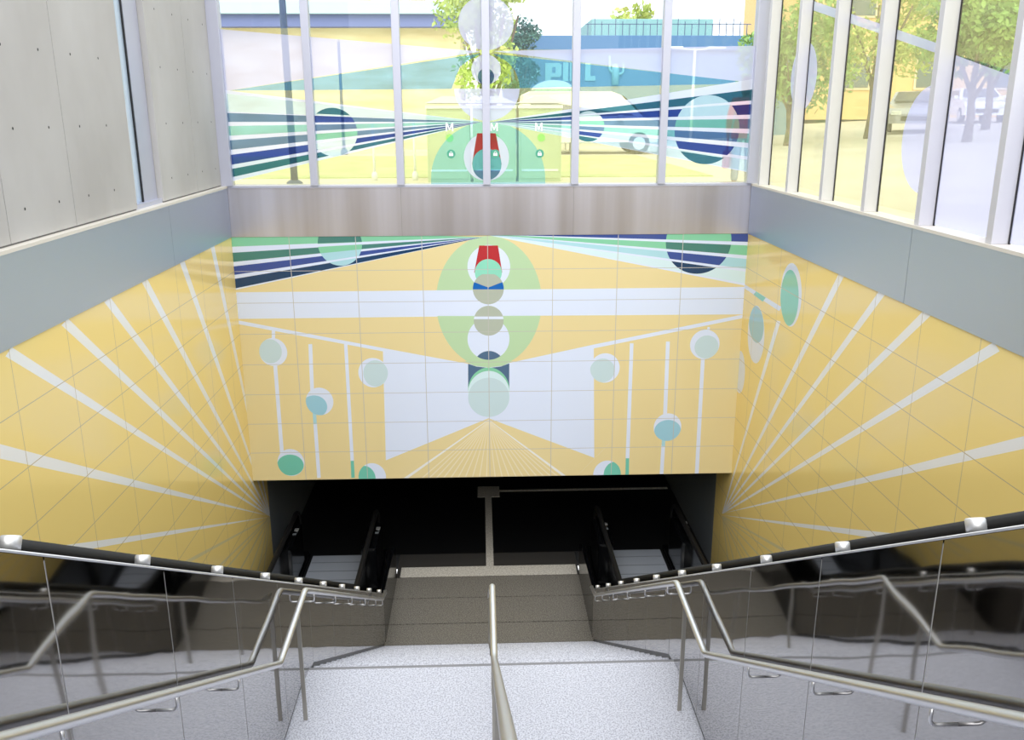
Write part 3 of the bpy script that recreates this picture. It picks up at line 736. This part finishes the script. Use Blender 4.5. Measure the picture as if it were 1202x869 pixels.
# ------------------------------------------------------------------ trees
def tree(loc,h,crown,seed,leaf,label,n=2600,trunk_h=None,size=.2):
    rnd=random.Random(seed)
    b=empty('tree',loc,0,label,'tree')
    th=trunk_h or h*.4
    mb=MB().tube([(0,0,-.05),(.05,.02,th*.5),(.0,.05,th),(.05,0,h*.75)],[h*.028,h*.022,h*.018,h*.006],'bark',10)
    for k in range(6):
        a=k*1.05; mb.tube([(0,.03,th*.8+.1*k),(crown*.5*math.cos(a),crown*.5*math.sin(a),th+(h-th)*.45)],[h*.011,h*.004],'bark',7)
    mb.build('trunk',b)
    mb=MB(); lobes=[]
    for k in range(11):
        a=rnd.random()*2*PI; rr=crown*.62*math.sqrt(rnd.random()); z=th+(h-th)*(.18+.66*rnd.random())
        lobes.append((Vector((rr*math.cos(a),rr*math.sin(a),z)),crown*(.32+.22*rnd.random())))
    for i in range(n):
        c,r=rnd.choice(lobes)
        d=Vector((rnd.gauss(0,1),rnd.gauss(0,1),rnd.gauss(0,.8))).normalized()*r*(rnd.random()**.4)
        p=c+d; u=Vector((rnd.gauss(0,1),rnd.gauss(0,1),rnd.gauss(0,1))).normalized(); w=u.orthogonal().normalized(); w=Matrix.Rotation(rnd.random()*6.28,3,u)@w; v=u.cross(w)
        s=size*(.6+.7*rnd.random())
        mb.poly([p-w*s,p-v*s*.5,p+w*s,p+v*s*.5],leaf)
    mb.build('foliage',b)
    return b
tree((.25,23.0,0),6.2,1.45,3,'leaf_yellow','yellow-green tree rising behind the white circle at the middle of the front glass',5200,1.2,.085)
tree((1.6,36.0,0),4.9,1.0,5,'leaf_blue','dark bluish tree at the left end of the low blue building',2600,1.4,.085)
tree((10.2,62.0,0),8.2,2.2,8,'leaf_yellow','distant yellow-green tree over the roof of the low blue building',900,3,.3)
tree((-7.2,17.5,0),4.4,1.3,11,'leaf','green tree beside the narrow slot window in the concrete wall',3000,1.3,.11)
tree((9.8,29.0,ramp(9.8)),4.4,1.9,13,'leaf','green tree seen through the first pane of the right glass wall',4400,1.0,.11)
tree((13.3,31.0,ramp(13.3)),7.2,2.2,17,'leaf_yellow','tall yellow-green tree behind the pale circle in the right glass wall',4800,1.6,.11)
tree((14.0,26.0,ramp(14)),5.2,1.9,19,'leaf','green tree standing left of the white car on the right',4800,1.3,.11)
tree((18.4,33.0,ramp(18.4)),5.9,1.8,23,'leaf','round green tree directly behind the white car on the right',4800,1.6,.11)

# ------------------------------------------------------------------ buildings
b=empty('building',(-9,32,0),0,'beige brick building with teal and blue roof edge behind the left front panes','building')
def bp(mb,name,par=None,base=None):
    o=mb.build(name); o.data.transform(Matrix.Translation(-Vector(base))); o.parent=par; return o
B0=b.location
bp(MB().box((-20,32,0),(-.62,44,3.95),'beige_wall'),'wall',b,B0)
bp(MB().box((-20.2,31.6,3.95),(-.57,44.2,4.34),'fascia_blue',.02),'fascia',b,B0)
bp(MB().box((-20.3,31.4,4.34),(-.55,44.3,4.72),'fascia_teal',.02),'roof_edge',b,B0)
bp(MB().box((-20.0,33.5,4.72),(-2.4,44.3,6.4),'beige_wall'),'upper_storey',b,B0)
for x in (-18.4,-16.2,-6.4,-4.6,-3.2):
    f=bp(MB().box((x-.5,33.42,4.95),(x+.5,33.5,6.1),'white_paint',.01),'window_frame',b,B0)
    bp(MB().box((x-.43,33.40,5.02),(x+.43,33.418,6.03),'window_dark'),'window_glass',f,B0)
b=empty('building',(9,38,0),0,'low blue building with large pale letters and a cactus on its wall','building')
B0=b.location
bp(MB().box((1.2,38,0),(13.5,48,3.62),'blue_wall'),'wall',b,B0)
bp(MB().box((1.1,37.85,3.62),(13.6,48.1,4.18),'navy_wall',.02),'parapet',b,B0)
bp(MB().box((4.9,41,4.18),(10.2,46,5.1),'teal_cloth',.03),'roof_unit',b,B0)
mb=MB()
for x in [4.4+.28*k for k in range(24)]: mb.box((x-.015,38.0,4.18),(x+.015,38.03,4.62+.1*(int(x*7)%3)),'pole_paint')
mb.box((4.3,38.0,4.60),(11,38.03,4.63),'pole_paint')
bp(mb,'roof_railing',b,B0)
yl=37.99
def letter(pts):
    bp(MB().prism(pts,'y',yl-.04,yl,'letter_paint'),'letter',b,B0)
letter([(2.70,2.44),(2.93,2.44),(2.93,2.60),(3.30,2.60),(3.36,2.68),(3.36,3.06),(3.28,3.14),(2.70,3.14)])
letter([(3.42,2.44),(3.64,2.44),(3.64,3.16),(3.42,3.16)])
letter([(3.70,2.44),(3.92,2.44),(3.92,3.16),(3.70,3.16)])
letter([(4.32,2.46),(4.74,2.46),(4.74,2.64),(4.54,2.64),(4.54,3.14),(4.32,3.14)])
bp(MB().prism([(2.98,2.76),(3.12,2.76),(3.12,2.98),(2.98,2.98)],'y',yl-.045,yl-.041,'blue_wall'),'letter_counter',b,B0)
mb=MB().tube([(5.55,yl-.05,2.30),(5.55,yl-.05,2.9),(5.5,yl-.05,3.1)],[.14,.16,.1],'letter_paint',8)
mb.tube(fillet([(5.5,yl-.05,2.75),(5.32,yl-.05,2.85),(5.30,yl-.05,3.42)],.08),.055,'letter_paint',8)
mb.tube(fillet([(5.6,yl-.05,2.68),(5.86,yl-.05,2.76),(5.88,yl-.05,3.12)],.08),.05,'letter_paint',8)
bp(mb,'cactus_relief',b,B0)
mb=MB().tube(fillet([(1.5,yl-.05,3.02),(1.68,yl-.05,2.72),(1.95,yl-.05,2.52),(2.3,yl-.05,2.66)],.12),[.05]*(2+2*7),'letter_paint',8)
mb.prism([(2.36+.14*math.cos(2*PI*i/16),2.78+.14*math.sin(2*PI*i/16)) for i in range(16)],'y',yl-.06,yl,'letter_paint')
mb.prism([(1.7+.12*math.cos(2*PI*i/16),2.95+.12*math.sin(2*PI*i/16)) for i in range(16)],'y',yl-.06,yl,'letter_paint')
bp(mb,'swirl_relief',b,B0)
b=empty('building',(30,52,.9),0,'tall orange-beige building behind the right glass wall','building')
B0=b.location
bp(MB().box((18,52,.8),(50,64,13),'orange_wall'),'wall',b,B0)
bp(MB().box((17.8,51.7,13),(50.2,64,13.6),'beige_wall',.03),'roof_edge',b,B0)
for x in (21,25.5,30,34.5,39):
    for z in (2.4,6.2,9.8):
        f=bp(MB().box((x-1,51.9,z),(x+1,51.995,z+1.9),'beige_wall',.02),'window_frame',b,B0)
        bp(MB().box((x-.88,51.87,z+.12),(x+.88,51.895,z+1.78),'window_dark'),'window_glass',f,B0)
b=empty('canopy',(2.35,30,0),0,'teal market canopy with pale domed roof behind the right bike locker','canopy')
B0=b.location
bp(MB().prism([(1.75,1.93)]+[(2.35+.60*math.cos(PI-PI*i/12),1.93+.26*math.sin(PI*i/12)) for i in range(13)]+[(2.95,1.93)],'y',29.2,31,'white_paint'),'roof',b,B0)
bp(MB().box((1.75,29.2,1.2),(2.95,31,1.93),'teal_cloth',.02),'side_cloth',b,B0)
for x in (1.8,2.9):
    for y in (29.3,30.9): bp(MB().tube([(x,y,0),(x,y,1.95)],.03,'white_paint',8),'leg',b,B0)

# ------------------------------------------------------------------ street furniture
def pole(x,y,h,r,mat,name,label,cat,arms=False,group=None):
    b=empty(name,(x,y,0 if x<5 else ramp(x)),0,label,cat,group)
    MB().tube([(0,0,0),(0,0,h)],[r,r*.8],mat,12).build('shaft',b)
    MB().tube([(0,0,0),(0,0,.12),(0,0,.16)],[r*2.2,r*2.2,r*1.2],mat,12).build('base',b)
    if arms:
        for s in (-1,1):
            a=MB().tube([(0,0,h-.05),(s*.75,0,h+.0)],.03,mat,8).build('arm',b)
            MB().box((s*.45,-.12,h-.02),(s*1.1,.12,h+.06),mat,.02).build('lamp_head',a)
    else: MB().tube([(0,0,h),(0,0,h+.03)],[r*.9,r*.4],mat,12).build('cap',b)
    return b
pole(-3.03,15.0,5.6,.06,'pole_paint','lamp_post','slim blue-grey post close behind the leftmost front pane','post')
pole(-4.1,28,3.2,.05,'pole_paint','sign_post','thin dark post in front of the beige building','post')
pole(7.85,34,3.35,.06,'white_paint','street_lamp','pale double-armed street lamp in front of the low blue building','street lamp',True)
pole(-1.95,17,1.02,.025,'white_paint','bollard','thin white bollard on the lawn, farther left of the bike lockers','bollard',False,'white bollards left of the lockers')
pole(-1.20,17,1.02,.025,'white_paint','bollard','thin white bollard on the lawn, directly left of the bike lockers','bollard',False,'white bollards left of the lockers')

# ------------------------------------------------------------------ cars
def car(loc,rz,paint,label,van=False):
    b=empty('car',loc,rz,label,'car')
    L,Wd=4.4,.88
    if van: prof=[(-2.2,.35),(-2.2,.95),(-2.12,1.72),(-1.9,1.82),(.55,1.82),(.85,1.72),(1.55,1.05),(2.15,.92),(2.25,.6),(2.2,.35)]
    else: prof=[(-2.2,.32),(-2.25,.75),(-2.1,.98),(-1.55,1.05),(-1.0,1.42),(-.5,1.50),(.35,1.46),(1.05,1.02),(1.95,.86),(2.22,.66),(2.22,.32)]
    mb=MB(); bm=mb.bm; rows=[]
    for k,(w,zs) in enumerate([(1.0,0),(1.0,0)]): pass
    secs=[(-Wd*.93,.96),(-Wd,1),(-Wd,1),(Wd,1),(Wd,1),(Wd*.93,.96)]
    for i,(y,sc) in enumerate([(-Wd*1.0,1),(-Wd*.7,1.0),(0,1.02),(Wd*.7,1.0),(Wd*1.0,1)]):
        rows.append([bm.verts.new((px*(.985 if abs(y)>.8 else 1.0),(y if pz<1.0 else y*(1-.22*min(1,(pz-1.0)/.5))),.32+(pz-.32)*(sc if pz<1.2 else (.985 if abs(y)>.8 else 1)))) for px,pz in prof])
    n=len(prof)
    for A,B in zip(rows,rows[1:]):
        for j in range(n-1): mb.face([A[j],A[j+1],B[j+1],B[j]],paint).smooth=False
        mb.face([A[n-1],A[0],B[0],B[n-1]],paint)
    mb.face(rows[0][::-1],paint); mb.face(rows[-1],paint)
    mb.build('body',b)
    if van:
        ws=[(.62,1.72),(.86,1.70),(1.52,1.08),(1.40,1.08)]; side=[(-1.9,1.12),(-1.85,1.62),(.6,1.62),(1.2,1.12)]
    else:
        ws=[(.40,1.45),(.46,1.43),(1.02,1.06),(.95,1.06)]; side=[(-1.38,1.07),(-.92,1.38),(.28,1.38),(.82,1.07)]
    x0,z0=(.88,1.66) if van else (.44,1.42); x1,z1=(1.5,1.12) if van else (1.0,1.08)
    mb=MB().poly([(x0+.03,-.6,z0+.02),(x0+.03,.6,z0+.02),(x1+.03,.74,z1+.02),(x1+.03,-.74,z1+.02)],'car_glass')
    w=MB(); w.poly([(x0+.035,-.6,z0+.03),(x0+.035,.6,z0+.03),(x1+.04,.74,z1+.03),(x1+.04,-.74,z1+.03)],'car_glass'); w.build('windscreen',b)
    for s in (-1,1):
        w=MB(); w.poly([(px,s*(Wd*(1-.22*min(1,(pz-1.0)/.5))+.012),pz) for px,pz in side],'car_glass'); w.build('side_window',b)
        for x in (-1.35,1.38):
            wh=MB().tube([(x,s*(Wd-.17),.32),(x,s*(Wd+.015),.32)],.32,'tyre',22).build('wheel',b)
            MB().tube([(x,s*(Wd+.0),.32),(x,s*(Wd+.028),.32)],.19,'stud_steel',14).build('hub',wh)
        MB().box((2.14,s*.62-.17,.62),(2.262,s*.62+.17,.76),'head_lamp',.02).build('head_lamp',b)
        MB().box((.72,s*(Wd+.0),1.02),(.88,s*(Wd+.17),1.14),paint,.02).build('mirror',b)
    MB().box((2.2,-.45,.42),(2.25,.45,.58),'gasket',.01).build('grille',b)
    return b
car((22.2,41,ramp(22.2)),-PI/2-.25,'car_white','white car facing the stair, farthest car behind the right glass')
car((16.4,34.5,ramp(16.4)),-PI/2-.42,'car_silver','silver car with dark windscreen parked left of the white car on the right')
car((3.4,28.3,0),0,'van_yellow','pale yellow van side-on in front of the low blue building',True)

# ------------------------------------------------------------------ person beyond the right end of the front glass
def skin_mesh(name,V,E,R,mat,parent,sub=2,root=0):
    me=bpy.data.meshes.new(name); me.from_pydata([Vector(v) for v in V],E,[]); o=bpy.data.objects.new(name,me); C.objects.link(o)
    sk=o.modifiers.new('s','SKIN'); ss=o.modifiers.new('u','SUBSURF'); ss.levels=sub; ss.render_levels=sub
    for i,r in enumerate(R):
        d=me.skin_vertices[0].data[i]; d.radius=(r if isinstance(r,tuple) else (r,r)); d.use_root=(i==root)
    dg=bpy.context.evaluated_depsgraph_get(); m2=bpy.data.meshes.new_from_object(o.evaluated_get(dg))
    o.modifiers.clear(); o.data=m2; m2.materials.clear(); m2.materials.append(M[mat])
    for p in m2.polygons: p.use_smooth=True; p.material_index=0
    o.parent=parent; return o
P=empty('person',(4.27,14.75,0),PI*.92,'person in a red jacket and pale trousers standing behind the right front pane','person')
V=[(0,0,.92),(0,0,1.12),(0,.01,1.32),(0,0,1.43),(0,-.01,1.50),(0,-.02,1.58),(0,-.025,1.66)];E=[(0,1),(1,2),(2,3),(3,4),(4,5),(5,6)];R=[(.15,.11),(.135,.10),(.165,.11),(.07,.06),(.052,.052),(.078,.092),(.07,.085)]
def chain(start,pts,rs):
    p=start
    for q,r in zip(pts,rs):
        V.append(q);R.append(r);E.append((p,len(V)-1));p=len(V)-1
    return p
for s in (-1,1):
    chain(0,[(s*.10,0,.86),(s*.105,-.01,.50),(s*.11,.02,.10),(s*.115,-.06,.045),(s*.12,-.15,.035)],[.092,.06,.042,.04,.032])
    hand=chain(2,[(s*.18,.01,1.37),(s*.235,.02,1.11),(s*.245,-.05,.88),(s*.245,-.075,.81)],[.058,.043,.03,(.018,.036)])
    for k,(dy,l) in enumerate(((-.035,.062),(-.012,.072),(.012,.068),(.033,.054))):
        y=-.085+dy
        chain(hand,[(s*.245,y,.775),(s*.240,y-.008,.775-l*.55),(s*.230,y-.012,.775-l)],[.0095,.0085,.007])
    chain(hand,[(s*.235,-.125,.80),(s*.228,-.14,.765)],[.010,.008])
skin_mesh('body',V,E,R,'skin',P)
# clothes
jv=[(0,0,.88),(0,0,1.10),(0,.01,1.32),(0,0,1.43)];je=[(0,1),(1,2),(2,3)];jr=[(.195,.155),(.165,.13),(.185,.13),(.085,.075)]
for s in (-1,1):
    k=len(jv); jv+=[(s*.18,.01,1.37),(s*.235,.02,1.11),(s*.245,-.05,.90)]; je+=[(2,k),(k,k+1),(k+1,k+2)]; jr+=[.075,.06,.046]
skin_mesh('jacket',jv,je,jr,'jacket_red',P)
tv=[(0,0,.88)];te=[];tr=[(.11,.09)]
for s in (-1,1):
    k=len(tv); tv+=[(s*.10,0,.84),(s*.105,-.01,.50),(s*.11,.015,.10)]; te+=[(0,k),(k,k+1),(k+1,k+2)]; tr+=[.108,.078,.062]
skin_mesh('trousers',tv,te,tr,'trouser_grey',P)
for s in (-1,1):
    skin_mesh('shoe',[(s*.11,.05,.05),(s*.115,-.06,.045),(s*.12,-.17,.035)],[(0,1),(1,2)],[(.045,.048),(.05,.045),(.042,.033)],'shoe_dark',P)
def rings(name,levels,mat,parent,n=24):
    mb=MB(); L=[[mb.bm.verts.new((rx*math.cos(2*PI*k/n),cy+ry*math.sin(2*PI*k/n),z)) for k in range(n)] for z,rx,ry,cy in levels]
    for A,B in zip(L,L[1:]):
        for k in range(n): mb.face([A[k],A[(k+1)%n],B[(k+1)%n],B[k]],mat).smooth=True
    mb.face(L[0][::-1],mat); mb.face(L[-1],mat)
    return mb.build(name,parent)
rings('hair',[(1.47,.07,.035,.075),(1.52,.088,.055,.055),(1.60,.094,.072,.030),(1.645,.096,.098,.0),(1.69,.088,.092,-.005),(1.725,.066,.07,-.005),(1.745,.034,.036,-.005)],'hair_brown',P)
rings('jacket_hem',[(.80,.200,.158,0),(.81,.206,.164,0),(.90,.200,.158,0),(1.0,.180,.142,0),(1.08,.165,.128,0)],'jacket_red',P)
for s in (-1,1): MB().tube([(s*.03,-.118,1.615),(s*.03,-.124,1.615)],.011,'gasket',8).build('eye',P)
skin_mesh('nose',[(0,-.105,1.60),(0,-.125,1.575)],[(0,1)],[.012,.014],'skin',P,1)
MB().box((-.022,-.116,1.538),(.022,-.108,1.546),'jacket_red',.002).build('mouth',P)
for s in (-1,1): skin_mesh('ear',[(s*.082,-.015,1.60),(s*.086,-.01,1.58)],[(0,1)],[(.012,.02),(.01,.015)],'skin',P,1)
g=empty('bag',(4.05,14.885,-.055),1.2,'pink handbag carried by the person in red behind the right front pane','bag')
MB().box((-.12,-.06,.38),(.12,.06,.66),'bag_pink',.03).build('pouch',g)
MB().tube(fillet([(-.1,0,.65),(-.04,0,.86),(.04,0,.86),(.1,0,.65)],.04),.008,'bag_pink',8).build('handle',g)

# ------------------------------------------------------------------ light
w=bpy.data.worlds.new('overcast_sky'); bpy.context.scene.world=w; w.use_nodes=True
bg=w.node_tree.nodes['Background']; bg.inputs[0].default_value=(.96,.98,1,1); bg.inputs[1].default_value=1.9
sd=bpy.data.lights.new('sun','SUN'); sd.energy=2.6; sd.angle=math.radians(50); sd.color=(1,.985,.96)
so=bpy.data.objects.new('sun',sd); C.objects.link(so); so.location=(0,-20,30)
so.rotation_euler=Vector((.05,.72,-.70)).to_track_quat('-Z','Y').to_euler()

# ------------------------------------------------------------------ camera
cd=bpy.data.cameras.new('camera'); cam=bpy.data.objects.new('camera',cd); C.objects.link(cam)
cd.sensor_fit='HORIZONTAL'; cd.sensor_width=36; cd.lens=31.356; cd.clip_end=500; cd.clip_start=.05
r=Vector((0.9993651,-0.03554161,-0.00248664)); u=Vector((0.0122296,0.27664582,0.96089413)); f=Vector((0.03346381,0.96031447,-0.27690484))
mt=Matrix((( r.x,u.x,-f.x,0),(r.y,u.y,-f.y,0),(r.z,u.z,-f.z,1.2),(0,0,0,1)))
cam.matrix_world=mt
sc=bpy.context.scene; sc.camera=cam
sc.view_settings.view_transform='Standard'; sc.view_settings.look='None'; sc.view_settings.exposure=0.0; sc.view_settings.gamma=1; sc.view_settings.use_curve_mapping=False
sc.cycles.max_bounces=10; sc.cycles.transparent_max_bounces=16
